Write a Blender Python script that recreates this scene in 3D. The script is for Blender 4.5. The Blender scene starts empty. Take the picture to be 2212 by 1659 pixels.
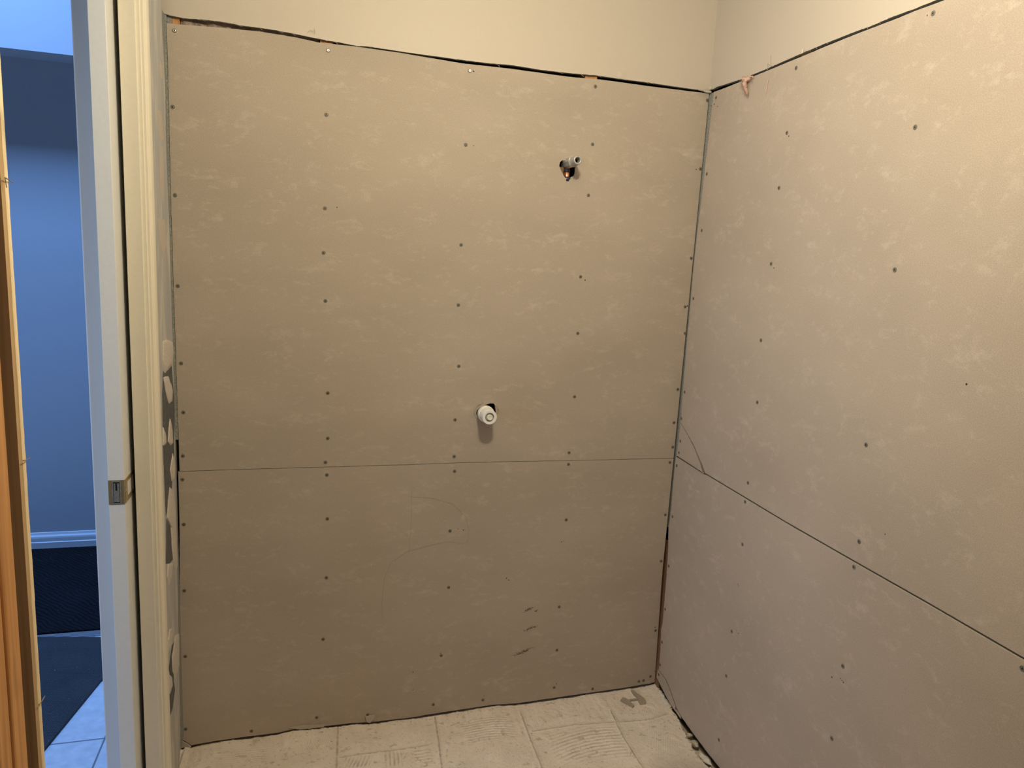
import bpy, bmesh, math, random
from mathutils import Vector, Matrix, noise
from mathutils.geometry import tessellate_polygon

random.seed(7)
SC = bpy.context.scene
COL = SC.collection

# ------------------------------------------------------------------ camera
cam_data = bpy.data.cameras.new('camera')
cam_data.sensor_width = 36.0
cam_data.lens = 25.336
cam_data.clip_start = 0.02
cam = bpy.data.objects.new('camera', cam_data)
COL.objects.link(cam)
_r = ((0.962153, -0.004695, -0.272471), (-0.267353, 0.177363, -0.947135), (0.052773, 0.984134, 0.169395))
cam.matrix_world = Matrix.Translation((-1.24465, -2.20340, 1.53691)) @ Matrix(_r).to_4x4()
SC.camera = cam

# ------------------------------------------------------------------ world, lamps, exposure
world = bpy.data.worlds.new('world')
world.use_nodes = True
world.node_tree.nodes['Background'].inputs[0].default_value = (0.10, 0.14, 0.22, 1)
world.node_tree.nodes['Background'].inputs[1].default_value = 0.05
SC.world = world
SC.view_settings.view_transform = 'Standard'
SC.view_settings.look = 'None'
SC.view_settings.gamma = 1.0
SC.view_settings.use_curve_mapping = False
SC.view_settings.exposure = 0.0

WARM = (0.985, 0.895, 0.665)
SKY = (0.19, 0.42, 1.0)
DAY = (0.60, 0.76, 1.0)


def lamp(name, kind, loc, energy, color, size=None, aim=None, size_y=None):
    l = bpy.data.lights.new(name, kind)
    l.energy = energy
    l.color = color
    if kind == 'AREA':
        l.shape = 'RECTANGLE'
        l.size = size
        l.size_y = size_y or size
    else:
        l.shadow_soft_size = size
    o = bpy.data.objects.new(name, l)
    o.location = loc
    if aim is not None:
        o.rotation_euler = (Vector(aim) - Vector(loc)).to_track_quat('-Z', 'Y').to_euler()
    COL.objects.link(o)
    return o


# the bathroom's ceiling light: two warm bulbs side by side, above and behind the camera's right shoulder
lamp('bulb', 'POINT', (-0.87, -1.15, 2.29), 20.5, WARM, 0.035)
lamp('bulb', 'POINT', (-0.79, -1.15, 2.29), 20.5, WARM, 0.035)
# daylight in the hall: a skylight over its far half and a side window before the doorway
lamp('skylight', 'AREA', (-2.55, 0.89, 4.10), 40, SKY, 0.7, (-2.55, 0.95, 0), 0.42).data.spread = math.radians(80)
w = lamp('window_light', 'AREA', (-3.30, -1.05, 1.35), 9, DAY, 0.9, (-1.0, -0.75, 1.0), 1.3)
w.data.spread = math.radians(110)

# ------------------------------------------------------------------ measured outlines, metres
# back wall: (x, z) on the plane y = 0; right wall: (y, z) on the plane x = 0; left wall: (y, z) on x = -1.61
WX = -1.61
SCREWS_BACK_UPPER = [(-1.5875, 2.0853), (-1.5968, 1.8924), (-1.5966, 1.6621), (-1.5955, 1.4159), (-1.5922, 1.1977), (-1.5894, 1.0549), (-1.5935, 0.9255), (-1.1946, 2.0843), (-1.1981, 1.9128), (-1.1997, 1.655), (-1.2025, 1.5286), (-1.1961, 1.389), (-1.1869, 1.1124), (-1.1856, 0.9715), (-1.1918, 0.8956), (-0.7908, 2.0776), (-0.7943, 1.868), (-0.7962, 1.574), (-0.7973, 1.3905), (-0.788, 1.199), (-0.793, 1.0258), (-0.7912, 0.9052), (-0.3944, 2.0778), (-0.3905, 1.9063), (-0.3927, 1.751), (-0.4005, 1.495), (-0.3967, 1.3122), (-0.3928, 1.1009), (-0.3989, 0.9089), (-0.0048, 2.0784), (-0.0067, 1.8639), (-0.0099, 1.574), (-0.0155, 1.4112), (-0.0061, 1.3216), (-0.0144, 1.127), (-0.0167, 1.0088), (-0.0132, 0.9206)]
SCREWS_BACK_LOWER = [(-1.5964, 0.8542), (-1.5957, 0.7161), (-1.5992, 0.5072), (-1.6013, 0.2929), (-1.6054, 0.0477), (-1.1873, 0.8556), (-1.1847, 0.7134), (-1.1857, 0.5185), (-1.1939, 0.309), (-1.2122, 0.0347), (-1.413, 0.0143), (-1.0486, 0.023), (-0.8285, 0.032), (-0.7877, 0.8557), (-0.795, 0.653), (-0.792, 0.4554), (-0.808, 0.2115), (-0.3977, 0.8686), (-0.3923, 0.6715), (-0.3959, 0.3522), (-0.3935, 0.1887), (-0.0185, 0.8652), (-0.0175, 0.6722), (-0.017, 0.4972), (-0.0132, 0.2266), (-0.6549, 0.0275), (-0.3943, 0.0436), (-0.2453, 0.0201), (-0.0622, 0.028), (-0.0436, 0.0295), (-0.0166, 0.0432)]
SCREWS_RIGHT_UPPER = [(-0.0451, 2.079), (-0.0329, 1.8451), (-0.0348, 1.6651), (-0.0228, 1.4414), (-0.0234, 1.1217), (-0.0185, 1.0278), (-0.4425, 2.0787), (-0.434, 1.9148), (-0.4265, 1.7706), (-0.4294, 1.5644), (-0.4219, 1.3487), (-0.4372, 1.1711), (-0.4364, 0.9296), (-0.8846, 2.0864), (-0.8794, 1.861), (-0.8787, 1.5599), (-0.8668, 1.1587), (-0.887, 0.9303)]
SCREWS_RIGHT_CORNER = [(-0.0268, 0.949), (-0.0248, 0.907)]
SCREWS_RIGHT_LOWER = [(-0.0175, 0.8581), (-0.022, 0.6726), (-0.029, 0.4894), (-0.0318, 0.3255), (-0.0311, 0.1966), (-0.0333, 0.108), (-0.4333, 0.8702), (-0.4431, 0.7413), (-0.4391, 0.4599), (-0.4363, 0.3106), (-0.4353, 0.0912), (-0.8825, 0.8649), (-0.8915, 0.6151), (-0.8889, 0.4199), (-1.3081, 0.8593)]
SCREWS_RIGHT_CHIP = [(-0.0333, 0.0692), (-0.1717, 0.0247)]
PAINT_EDGE_BACK = [(-1.6166, 2.1247), (-1.5833, 2.1201), (-1.5553, 2.1193), (-1.5155, 2.1223), (-1.4696, 2.1226), (-1.4232, 2.1195), (-1.3761, 2.1198), (-1.3283, 2.1189), (-1.2677, 2.1148), (-1.206, 2.1107), (-1.1559, 2.1085), (-1.1179, 2.106), (-1.0795, 2.1083), (-0.9882, 2.106), (-0.8403, 2.105), (-0.7431, 2.1051), (-0.6723, 2.1084), (-0.5707, 2.1059), (-0.4817, 2.1069), (-0.3909, 2.1107), (-0.2976, 2.1091), (-0.2184, 2.1098), (-0.1373, 2.1077), (-0.0548, 2.1071), (-0.0016, 2.1101), (0.0161, 2.1177)]
BOARD_TOP_BACK = [(-1.6061, 2.1012), (-1.5927, 2.1018), (-1.5613, 2.1025), (-1.4698, 2.1075), (-1.3761, 2.1104), (-1.2799, 2.1073), (-1.2184, 2.1019), (-1.181, 2.103), (-1.1051, 2.1039), (-0.9881, 2.1022), (-0.8124, 2.0956), (-0.6718, 2.098), (-0.4809, 2.0963), (-0.3747, 2.1003), (-0.2173, 2.0988), (-0.0005, 2.1003)]
PAINT_EDGE_RIGHT = [(-0.0227, 2.11), (-0.0417, 2.1118), (-0.1897, 2.1055), (-0.2955, 2.1067), (-0.3383, 2.1082), (-0.4685, 2.1117), (-0.5621, 2.1128), (-0.6553, 2.1127), (-0.7031, 2.1109), (-0.7736, 2.1127), (-0.8319, 2.1109), (-0.8788, 2.1114)]
BOARD_TOP_RIGHT = [(-0.0246, 2.0998), (-0.0712, 2.0989), (-0.1932, 2.0995), (-0.3459, 2.1016), (-0.4418, 2.1032), (-0.4756, 2.1032), (-0.5635, 2.1054), (-0.6611, 2.106), (-0.7797, 2.1053), (-0.8328, 2.106), (-0.91, 2.1046)]
JOINT_BACK = [(-1.6033, 0.879), (-1.3838, 0.8804), (-1.1917, 0.8808), (-0.9406, 0.8815), (-0.7842, 0.8835), (-0.5902, 0.8832), (-0.3953, 0.8814), (-0.0055, 0.8801)]
JOINT_RIGHT = [(-0.0082, 0.889), (-0.2079, 0.8854), (-0.6276, 0.8777), (-0.9086, 0.8777), (-1.0891, 0.8785), (-1.3075, 0.8771)]
BOARD_LEFT = [(-1.6061, 2.1012), (-1.6059, 2.021), (-1.6059, 1.8914), (-1.6071, 1.6613), (-1.6062, 1.4154), (-1.6048, 1.1776), (-1.6035, 0.9741), (-1.6033, 0.8797), (-1.6071, 0.7167), (-1.6113, 0.5082), (-1.615, 0.2943), (-1.6207, 0.0195)]
BOARD_BOTTOM = [(-1.5907, -0.0105), (-1.5137, -0.0055), (-1.4451, -0.004), (-1.3329, -0.0035), (-1.2757, 0.0034), (-1.1885, -0.0003), (-1.0994, -0.0007), (-1.039, -0.0056), (-0.9156, -0.0068), (-0.789, -0.001), (-0.6256, 0.0042), (-0.5242, -0.0016), (-0.3863, 0.0027), (-0.2262, 0.0067), (-0.1349, 0.0086), (-0.0233, 0.014), (0.003, 0.0165)]
CHIP_LEFT = [(-1.6201, 0.0146), (-1.6077, 0.0064), (-1.5985, -0.0013), (-1.592, -0.0103), (-1.6081, -0.0128), (-1.6228, -0.0154)]
RIGHT_EDGE_UPPER = [(-0.0246, 2.0998), (-0.0211, 2.0139), (-0.0171, 1.9137), (-0.0129, 1.7969), (-0.0041, 1.6538), (-0.001, 1.5408), (-0.0027, 1.4166), (-0.0044, 1.2905), (-0.0064, 1.1946), (-0.0125, 1.0247)]
BREAK_CORNER = [(-0.0146, 1.0137), (-0.0577, 0.9913), (-0.1136, 0.9604), (-0.149, 0.9334), (-0.1799, 0.9107), (-0.2048, 0.8868)]
RIGHT_EDGE_CORNER = [(-0.0125, 1.0247), (-0.0101, 0.9497), (-0.0076, 0.8922)]
RIGHT_EDGE_LOWER = [(-0.0008, 0.8751), (-0.002, 0.7787), (-0.0041, 0.6763), (0.003, 0.6215), (-0.0093, 0.5564), (-0.015, 0.4707), (-0.0174, 0.3829), (-0.0197, 0.2759), (-0.0134, 0.2325), (-0.022, 0.1677), (-0.0246, 0.0954)]
BREAK_CHIP = [(-0.0265, 0.0855), (-0.0891, 0.0796), (-0.1279, 0.0588), (-0.1747, 0.0266), (-0.2093, 0.018)]
CHIP_BOTTOM = [(-0.0183, 0.0507), (-0.0697, 0.0309), (-0.1293, 0.0146), (-0.2079, 0.0082)]
RIGHT_BOTTOM = [(-0.2194, 0.0161), (-0.2988, 0.0106), (-0.3875, 0.0074), (-0.4563, 0.0082)]
HOLE_HEAD = [(-0.4866, 1.8505), (-0.476, 1.8528), (-0.464, 1.8566), (-0.4547, 1.8546), (-0.4479, 1.8454), (-0.4407, 1.832), (-0.4383, 1.8196), (-0.4451, 1.8064), (-0.4555, 1.8014), (-0.4566, 1.7943), (-0.4659, 1.7949), (-0.4754, 1.7998), (-0.4839, 1.8117), (-0.4907, 1.8223), (-0.496, 1.833), (-0.4938, 1.8443)]
HOLE_VALVE = [(-0.7146, 1.0662), (-0.7011, 1.0722), (-0.6936, 1.0752), (-0.6816, 1.079), (-0.6677, 1.0789), (-0.6628, 1.072), (-0.6584, 1.046), (-0.6638, 1.0308), (-0.6835, 1.0233), (-0.7034, 1.0234), (-0.716, 1.0312), (-0.7242, 1.0434), (-0.7233, 1.0571)]
PITS_BACK_UPPER = [(-0.7702, 1.8675), (-0.7796, 2.0776), (-0.3948, 2.0818), (-0.3908, 1.9104), (-0.3838, 1.4854), (-0.0217, 1.8612), (-1.166, 1.66), (-0.0071, 1.4146)]
PITS_BACK_LOWER = [(-0.7682, 0.658), (-0.7502, 0.6539), (-0.4037, 0.5927), (-0.3954, 0.5948), (-0.5937, 0.4736), (-0.5851, 0.4663), (-0.8099, 0.2202), (-0.0163, 0.2397), (-0.9017, 0.1608), (-0.8998, 0.096), (-0.6507, 0.0428), (-0.3864, 0.0571), (0.0006, 0.0619)]
PITS_RIGHT_UPPER = [(-0.8691, 2.0872), (-0.4437, 1.905), (-0.4442, 1.5532), (-0.9585, 0.9768), (-1.1016, 1.3438), (-0.0588, 2.0499), (-0.0181, 2.06), (-0.0375, 2.0607)]
PITS_RIGHT_LOWER = [(-0.461, 0.4764), (-0.474, 0.4729), (-0.8898, 0.5811), (-0.895, 0.5794), (-0.9, 0.5776), (-0.4425, 0.6148), (-0.4457, 0.6104), (-0.8614, 0.5673)]
SMEARS_LIGHT = [[(-0.1603, 1.2804), (-0.1023, 1.2783), (-0.0216, 1.2622), (-0.0116, 1.2322), (-0.0312, 1.1983), (-0.0735, 1.1997), (-0.1347, 1.1955), (-0.1681, 1.2291)], [(-0.1683, 1.1863), (-0.104, 1.1791), (-0.0667, 1.152), (-0.0417, 1.1291), (-0.0537, 1.0972), (-0.1023, 1.1007), (-0.1375, 1.1346)], [(-0.0947, 1.0602), (-0.0648, 1.0243), (-0.0572, 0.9783), (-0.0927, 0.981), (-0.131, 1.0016), (-0.1197, 1.0311)], [(-0.1941, 1.0593), (-0.1599, 1.0308), (-0.1567, 1.0083), (-0.1771, 1.0035), (-0.2016, 1.0101)], [(-0.0681, 0.9544), (-0.0371, 0.9158), (-0.044, 0.8699), (-0.0939, 0.8788), (-0.1161, 0.919)], [(-0.1294, 0.8769), (-0.0837, 0.8512), (-0.0549, 0.7976), (-0.0505, 0.7263), (-0.0385, 0.6004), (-0.0689, 0.604), (-0.1062, 0.6541), (-0.1212, 0.699), (-0.1201, 0.7531), (-0.1747, 0.8031), (-0.1547, 0.8458)], [(-0.181, 0.6731), (-0.1146, 0.6467), (-0.1338, 0.6152), (-0.1772, 0.608), (-0.1988, 0.645)], [(-0.1822, 0.4833), (-0.1424, 0.4633), (-0.1622, 0.4277), (-0.2181, 0.4289), (-0.2192, 0.4665)], [(-0.1041, 0.4211), (-0.0454, 0.3948), (-0.0602, 0.296), (-0.1234, 0.2929), (-0.1607, 0.3418), (-0.1681, 0.3888)], [(-0.2201, 0.3708), (-0.1764, 0.3342), (-0.1667, 0.3025), (-0.2098, 0.3015), (-0.2269, 0.3264)], [(-0.0824, 1.9897), (-0.0588, 1.9839), (-0.0577, 1.9503), (-0.0835, 1.9426), (-0.0983, 1.9638)], [(-0.1495, 1.86), (-0.0893, 1.8649), (-0.0753, 1.8353), (-0.0682, 1.7995), (-0.1072, 1.7884), (-0.1334, 1.8128)], [(-0.1213, 1.7752), (-0.0779, 1.7774), (-0.0771, 1.6581), (-0.1063, 1.6327), (-0.1364, 1.6769)], [(-0.1787, 1.5946), (-0.0807, 1.5926), (-0.0645, 1.5266), (-0.1091, 1.4905), (-0.1578, 1.5378)]]
SMEARS_DARK = [[(-0.1656, 1.2042), (-0.1417, 1.1929), (-0.0387, 1.1968), (-0.0167, 1.1004), (-0.0183, 1.0401), (-0.0413, 0.9375), (-0.09, 0.8574), (-0.1446, 0.8225), (-0.1873, 0.8077), (-0.1968, 1.0), (-0.187, 1.1467)], [(-0.1812, 0.8042), (-0.1264, 0.7582), (-0.1076, 0.6934), (-0.0993, 0.6511), (-0.1551, 0.6617), (-0.2061, 0.6841)], [(-0.1566, 0.4175), (-0.1206, 0.4115), (-0.1444, 0.3031), (-0.1278, 0.2635), (-0.1699, 0.2326), (-0.2195, 0.2373), (-0.2162, 0.3056), (-0.1723, 0.3132), (-0.2119, 0.3797)]]
DRYWALL_EDGE = [(-0.0403, 2.1449), (-0.0445, 2.0771), (-0.031, 2.0017), (-0.0238, 1.9228), (-0.0354, 1.8041), (-0.0269, 1.6858), (-0.0182, 1.5641), (-0.0201, 1.4137), (-0.0139, 1.2652), (-0.0173, 1.0467), (-0.0226, 0.9116), (-0.0307, 0.7044), (-0.0463, 0.4954), (-0.0549, 0.2777), (-0.0628, 0.1153), (-0.086, 0.0701)]
FLOOR_JOINTS = [[(-0.5288, -0.0446), (-0.5394, -0.2156), (-0.5429, -0.3337)], [(-0.2164, -0.1058), (-0.2334, -0.2419), (-0.2326, -0.3976)], [(-1.1439, 0.0078), (-1.1561, -0.2074)], [(-1.1432, -0.1597), (-1.023, -0.156), (-0.8692, -0.1536)], [(-0.5208, -0.1553), (-0.3722, -0.1528), (-0.111, -0.1816), (-0.0334, -0.1683)], [(-0.8232, -0.0129), (-0.8333, -0.1448), (-0.8452, -0.2714)]]
SHARD_A = [(-0.1627, -0.0648), (-0.1498, -0.0534), (-0.1399, -0.057), (-0.135, -0.0693), (-0.0985, -0.0674), (-0.0981, -0.0756), (-0.1315, -0.0765), (-0.1277, -0.1052), (-0.1375, -0.1119), (-0.1478, -0.0973), (-0.155, -0.0823)]
SHARD_B = [(-0.1007, -0.0188), (-0.0938, -0.0235), (-0.0874, -0.044), (-0.08, -0.062), (-0.0757, -0.0751), (-0.0775, -0.095), (-0.0852, -0.1055), (-0.104, -0.1034), (-0.1024, -0.0845), (-0.0981, -0.0667), (-0.1014, -0.0455)]

# ------------------------------------------------------------------ materials
def new_mat(name):
    m = bpy.data.materials.new(name)
    m.use_nodes = True
    nt = m.node_tree
    b = nt.nodes['Principled BSDF']
    return m, nt, b


def nd(nt, t, **kw):
    n = nt.nodes.new(t)
    for k, v in kw.items():
        if k.startswith('i_'):
            n.inputs[k[2:].replace('_', ' ')].default_value = v
        else:
            setattr(n, k, v)
    return n


def coords(nt, scale=(1, 1, 1), rot=(0, 0, 0)):
    g = nd(nt, 'ShaderNodeNewGeometry')
    mp = nd(nt, 'ShaderNodeMapping')
    mp.inputs['Scale'].default_value = scale
    mp.inputs['Rotation'].default_value = rot
    nt.links.new(g.outputs['Position'], mp.inputs['Vector'])
    return mp.outputs[0]


def noise_n(nt, vec, scale, detail=4, rough=0.55, dist=0.0):
    n = nd(nt, 'ShaderNodeTexNoise')
    n.inputs['Scale'].default_value = scale
    n.inputs['Detail'].default_value = detail
    n.inputs['Roughness'].default_value = rough
    n.inputs['Distortion'].default_value = dist
    nt.links.new(vec, n.inputs['Vector'])
    return n.outputs['Fac']


def ramp(nt, fac, stops):
    r = nd(nt, 'ShaderNodeValToRGB')
    el = r.color_ramp.elements
    while len(el) < len(stops):
        el.new(0.5)
    for e, (p, c) in zip(el, stops):
        e.position = p
        e.color = (*c, 1) if len(c) == 3 else c
    nt.links.new(fac, r.inputs[0])
    return r.outputs[0]


def mix(nt, fac, a, b, mode='MIX'):
    n = nd(nt, 'ShaderNodeMix', data_type='RGBA', blend_type=mode)
    for sock, v in ((n.inputs[0], fac), (n.inputs[6], a), (n.inputs[7], b)):
        if isinstance(v, (int, float)):
            sock.default_value = v
        elif isinstance(v, tuple):
            sock.default_value = (*v, 1)
        else:
            nt.links.new(v, sock)
    return n.outputs[2]


def math_n(nt, op, a, b=None):
    n = nd(nt, 'ShaderNodeMath', operation=op)
    for s, v in ((n.inputs[0], a), (n.inputs[1], b)):
        if v is None:
            continue
        if isinstance(v, (int, float)):
            s.default_value = v
        else:
            nt.links.new(v, s)
    return n.outputs[0]


def bump(nt, bsdf, height, strength=0.2, dist=0.002):
    b = nd(nt, 'ShaderNodeBump')
    b.inputs['Strength'].default_value = strength
    b.inputs['Distance'].default_value = dist
    nt.links.new(height, b.inputs['Height'])
    nt.links.new(b.outputs[0], bsdf.inputs['Normal'])


def plain(name, col, rough=0.6, metal=0.0, var=0.0, scale=40, bmp=0.0):
    m, nt, b = new_mat(name)
    b.inputs['Roughness'].default_value = rough
    b.inputs['Metallic'].default_value = metal
    v = coords(nt)
    if var:
        n = noise_n(nt, v, scale)
        lo = tuple(max(0, c * (1 - var)) for c in col)
        hi = tuple(min(1, c * (1 + var)) for c in col)
        nt.links.new(ramp(nt, n, [(0.3, lo), (0.7, hi)]), b.inputs['Base Color'])
        if bmp:
            bump(nt, b, n, bmp)
    else:
        b.inputs['Base Color'].default_value = (*col, 1)
    return m


def board_mat(name, stretch, rot, base, pale):
    """fibre-cement: even ground, feathery pale handling marks, fine speckle"""
    m, nt, b = new_mat(name)
    b.inputs['Roughness'].default_value = 0.85
    b.inputs['Specular IOR Level'].default_value = 0.25
    v = coords(nt, stretch, rot)
    big = noise_n(nt, v, 1.7, 3, 0.5)
    cloud = noise_n(nt, v, 9.5, 8, 0.70, 0.4)
    v2 = coords(nt)
    fine = noise_n(nt, v2, 480, 3, 0.7)
    mid = noise_n(nt, v2, 95, 4, 0.7)
    dark = tuple(c * 0.90 for c in base)
    c1 = ramp(nt, big, [(0.30, dark), (0.72, tuple(c * 1.06 for c in base))])
    blot = noise_n(nt, coords(nt, stretch, rot), 30.0, 8, 0.72, 0.3)
    f = math_n(nt, 'ADD', math_n(nt, 'MULTIPLY', cloud, 0.55), math_n(nt, 'MULTIPLY', blot, 0.45))
    f = math_n(nt, 'ADD', f, math_n(nt, 'MULTIPLY', math_n(nt, 'SUBTRACT', mid, 0.5), 0.13))
    mask = ramp(nt, f, [(0.525, (0, 0, 0)), (0.70, (0.80, 0.80, 0.80))])
    c2 = mix(nt, mask, c1, pale)
    sp = ramp(nt, fine, [(0.28, (0.80, 0.79, 0.77)), (0.5, (1, 1, 1)), (0.70, (1.18, 1.18, 1.17))])
    c3 = mix(nt, 1.0, c2, sp, 'MULTIPLY')
    nt.links.new(c3, b.inputs['Base Color'])
    bump(nt, b, fine, 0.06, 0.0006)
    return m


M = {}
M['board_back'] = board_mat('fibre_cement_back', (1.0, 1.0, 2.0), (0, 0, 0), (0.435, 0.372, 0.308), (0.56, 0.49, 0.418))
M['board_right'] = board_mat('fibre_cement_right', (1.0, 1.0, 1.45), (math.radians(-24), 0, 0), (0.445, 0.378, 0.315), (0.565, 0.495, 0.423))
M['core'] = plain('cut_cement_edge', (0.50, 0.46, 0.39), 0.9, var=0.12, scale=300)
M['hole'] = plain('painted_hole_shade', (0.03, 0.025, 0.02), 0.9)  # near-black discs stand in for the shade inside small holes
M['grey_core'] = plain('grey_board_core', (0.27, 0.27, 0.245), 0.95, var=0.35, scale=260, bmp=0.5)
M['paint'] = plain('cream_wall_paint', (0.535, 0.472, 0.402), 0.55, var=0.015, scale=160, bmp=0.05)
M['trim'] = plain('cream_trim_paint', (0.74, 0.68, 0.555), 0.4, var=0.02, scale=120, bmp=0.04)
M['door'] = plain('white_door_paint', (0.74, 0.74, 0.72), 0.4, var=0.02, scale=120)
M['shade'] = plain('unseen_wall_paint', (0.30, 0.28, 0.26), 0.8)
M['hall_paint'] = plain('hall_wall_paint', (0.62, 0.63, 0.64), 0.6, var=0.01, scale=90)
M['hall_trim'] = plain('hall_white_trim', (0.80, 0.81, 0.82), 0.4)
M['screw'] = plain('screw_coating', (0.20, 0.20, 0.175), 0.5, 0.4)
M['screw_bright'] = plain('bright_screw', (0.75, 0.74, 0.70), 0.3, 0.8)
M['crater'] = plain('crater_and_crack_shade', (0.20, 0.165, 0.125), 0.95)  # screw craters and pencil lines; also painted shade on cracked board edges
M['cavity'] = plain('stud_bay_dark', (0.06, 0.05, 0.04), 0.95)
M['mortar'] = plain('dried_mortar', (0.60, 0.54, 0.475), 0.95, var=0.12, scale=140, bmp=0.5)
M['adhesive_grey'] = plain('old_grey_adhesive', (0.105, 0.105, 0.105), 0.85, var=0.3, scale=90)
M['plastic'] = plain('white_plastic', (0.86, 0.85, 0.82), 0.35, var=0.01)
M['plastic_grey'] = plain('grey_recess_plastic', (0.50, 0.49, 0.475), 0.45)
M['stem'] = plain('cream_stem_plastic', (0.80, 0.77, 0.66), 0.45)
M['pipe'] = plain('dull_grey_plastic_pipe', (0.42, 0.415, 0.385), 0.38, 0.25, var=0.1, scale=200)
M['copper'] = plain('copper', (0.80, 0.36, 0.19), 0.3, 0.9)
M['navy'] = plain('navy_fitting', (0.025, 0.03, 0.06), 0.25)
M['brass'] = plain('dull_brass', (0.50, 0.39, 0.21), 0.36, 0.7, var=0.1, scale=200)
M['steel'] = plain('worn_steel', (0.42, 0.42, 0.40), 0.4, 0.7, var=0.25, scale=300)
M['black'] = plain('black_recess_shade', (0.01, 0.01, 0.01), 0.8)  # black painted in for the shade inside recesses and the pipe bore
M['nail'] = plain('nail_steel', (0.35, 0.30, 0.25), 0.4, 0.6)
M['tuft'] = plain('pink_fibre', (0.62, 0.42, 0.34), 0.95, var=0.2, scale=150)
M['red_pipe'] = plain('dark_red_pipe', (0.30, 0.07, 0.045), 0.5)
M['smudge'] = plain('dark_mortar_smudge', (0.13, 0.10, 0.075), 0.95)
M['alu'] = plain('aluminium', (0.55, 0.56, 0.58), 0.3, 0.8)


def wood_mat(name, a, bcol, scale=1.0):
    m, nt, b = new_mat(name)
    b.inputs['Roughness'].default_value = 0.55
    v = coords(nt, (70 * scale, 70 * scale, 2.2))
    n = noise_n(nt, v, 1.0, 5, 0.6, 0.6)
    v2 = coords(nt, (9, 9, 5))
    kn = noise_n(nt, v2, 1.0, 2, 0.5)
    c = ramp(nt, n, [(0.3, a), (0.7, bcol)])
    kmask = ramp(nt, kn, [(0.70, (0, 0, 0)), (0.78, (0.7, 0.7, 0.7))])
    nt.links.new(mix(nt, kmask, c, tuple(x * 0.35 for x in a)), b.inputs['Base Color'])
    bump(nt, b, n, 0.15)
    return m


M['stud'] = wood_mat('orange_pine', (0.40, 0.185, 0.06), (0.66, 0.34, 0.13))
M['stud_brown'] = wood_mat('brown_pine', (0.15, 0.08, 0.042), (0.25, 0.138, 0.075))
M['jamb_raw'] = wood_mat('raw_jamb_wood', (0.36, 0.23, 0.11), (0.50, 0.34, 0.18), 2)
M['jamb_split'] = wood_mat('split_pale_wood', (0.74, 0.57, 0.34), (0.86, 0.72, 0.48), 3)


def left_wall_mat():
    m, nt, b = new_mat('scraped_wall_paint')
    b.inputs['Roughness'].default_value = 0.7
    v = coords(nt, (9, 9, 2.2))
    n = noise_n(nt, v, 2.2, 5, 0.6, 0.4)
    c = ramp(nt, n, [(0.40, (0.42, 0.42, 0.415)), (0.52, (0.47, 0.46, 0.45)), (0.62, (0.58, 0.55, 0.50))])
    nt.links.new(c, b.inputs['Base Color'])
    bump(nt, b, n, 0.3)
    return m


M['left_wall'] = left_wall_mat()


def floor_mat():
    m, nt, b = new_mat('combed_mortar_floor')
    b.inputs['Roughness'].default_value = 0.95
    b.inputs['Specular IOR Level'].default_value = 0.15
    v = coords(nt)
    n1 = noise_n(nt, v, 9, 5, 0.6)
    n2 = noise_n(nt, v, 130, 4, 0.7)
    n3 = noise_n(nt, v, 28, 6, 0.65, 0.4)
    c = ramp(nt, n1, [(0.3, (0.70, 0.615, 0.53)), (0.7, (0.82, 0.74, 0.655))])
    spot = ramp(nt, n3, [(0.59, (0, 0, 0)), (0.68, (0.60, 0.60, 0.60))])
    c = mix(nt, spot, c, (0.40, 0.34, 0.285))
    g = ramp(nt, n2, [(0.29, (0.60, 0.57, 0.54)), (0.42, (1, 1, 1))])
    c = mix(nt, 1.0, c, g, 'MULTIPLY')
    at = nd(nt, 'ShaderNodeAttribute', attribute_name='hollow_tone')
    gr = math_n(nt, 'MULTIPLY', at.outputs['Fac'], math_n(nt, 'ADD', n2, 0.25))
    c = mix(nt, gr, c, (0.30, 0.245, 0.195))  # mixes darker brown into comb grooves, joints and pock marks
    # the damp grey-brown stain towards the right-hand wall
    geo = nd(nt, 'ShaderNodeNewGeometry')
    dv = nd(nt, 'ShaderNodeVectorMath', operation='DISTANCE')
    dv.inputs[1].default_value = (-0.11, -0.45, 0.0)
    nt.links.new(geo.outputs['Position'], dv.inputs[0])
    d = math_n(nt, 'ADD', dv.outputs['Value'], math_n(nt, 'MULTIPLY', math_n(nt, 'SUBTRACT', n3, 0.5), 0.12))
    stain = ramp(nt, d, [(0.05, (0.55, 0.55, 0.55)), (0.13, (0, 0, 0))])
    c = mix(nt, stain, c, (0.40, 0.35, 0.31))
    nt.links.new(c, b.inputs['Base Color'])
    bump(nt, b, math_n(nt, 'ADD', n2, n3), 0.5, 0.0018)
    return m


M['floor'] = floor_mat()


def tile_mat():
    m, nt, b = new_mat('pale_hall_tile')
    b.inputs['Roughness'].default_value = 0.35
    g = nd(nt, 'ShaderNodeNewGeometry')
    sp = nd(nt, 'ShaderNodeSeparateXYZ')
    nt.links.new(g.outputs['Position'], sp.inputs[0])

    def line(sock, off, period):
        a = math_n(nt, 'ADD', sock, off)
        w = math_n(nt, 'PINGPONG', a, period / 2)
        return math_n(nt, 'LESS_THAN', w, 0.0028)
    gx = line(sp.outputs['X'], 1.8495 + 10 * 0.196, 0.196 * 1.0)
    gy = line(sp.outputs['Y'], -0.0715 + 10 * 0.33, 0.33)
    gm = math_n(nt, 'MAXIMUM', gx, gy)
    n = noise_n(nt, coords(nt), 30, 5, 0.6)
    c = ramp(nt, n, [(0.35, (0.60, 0.60, 0.61)), (0.65, (0.72, 0.72, 0.72))])
    nt.links.new(mix(nt, gm, c, (0.22, 0.22, 0.23)), b.inputs['Base Color'])
    return m


M['tile'] = tile_mat()


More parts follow.
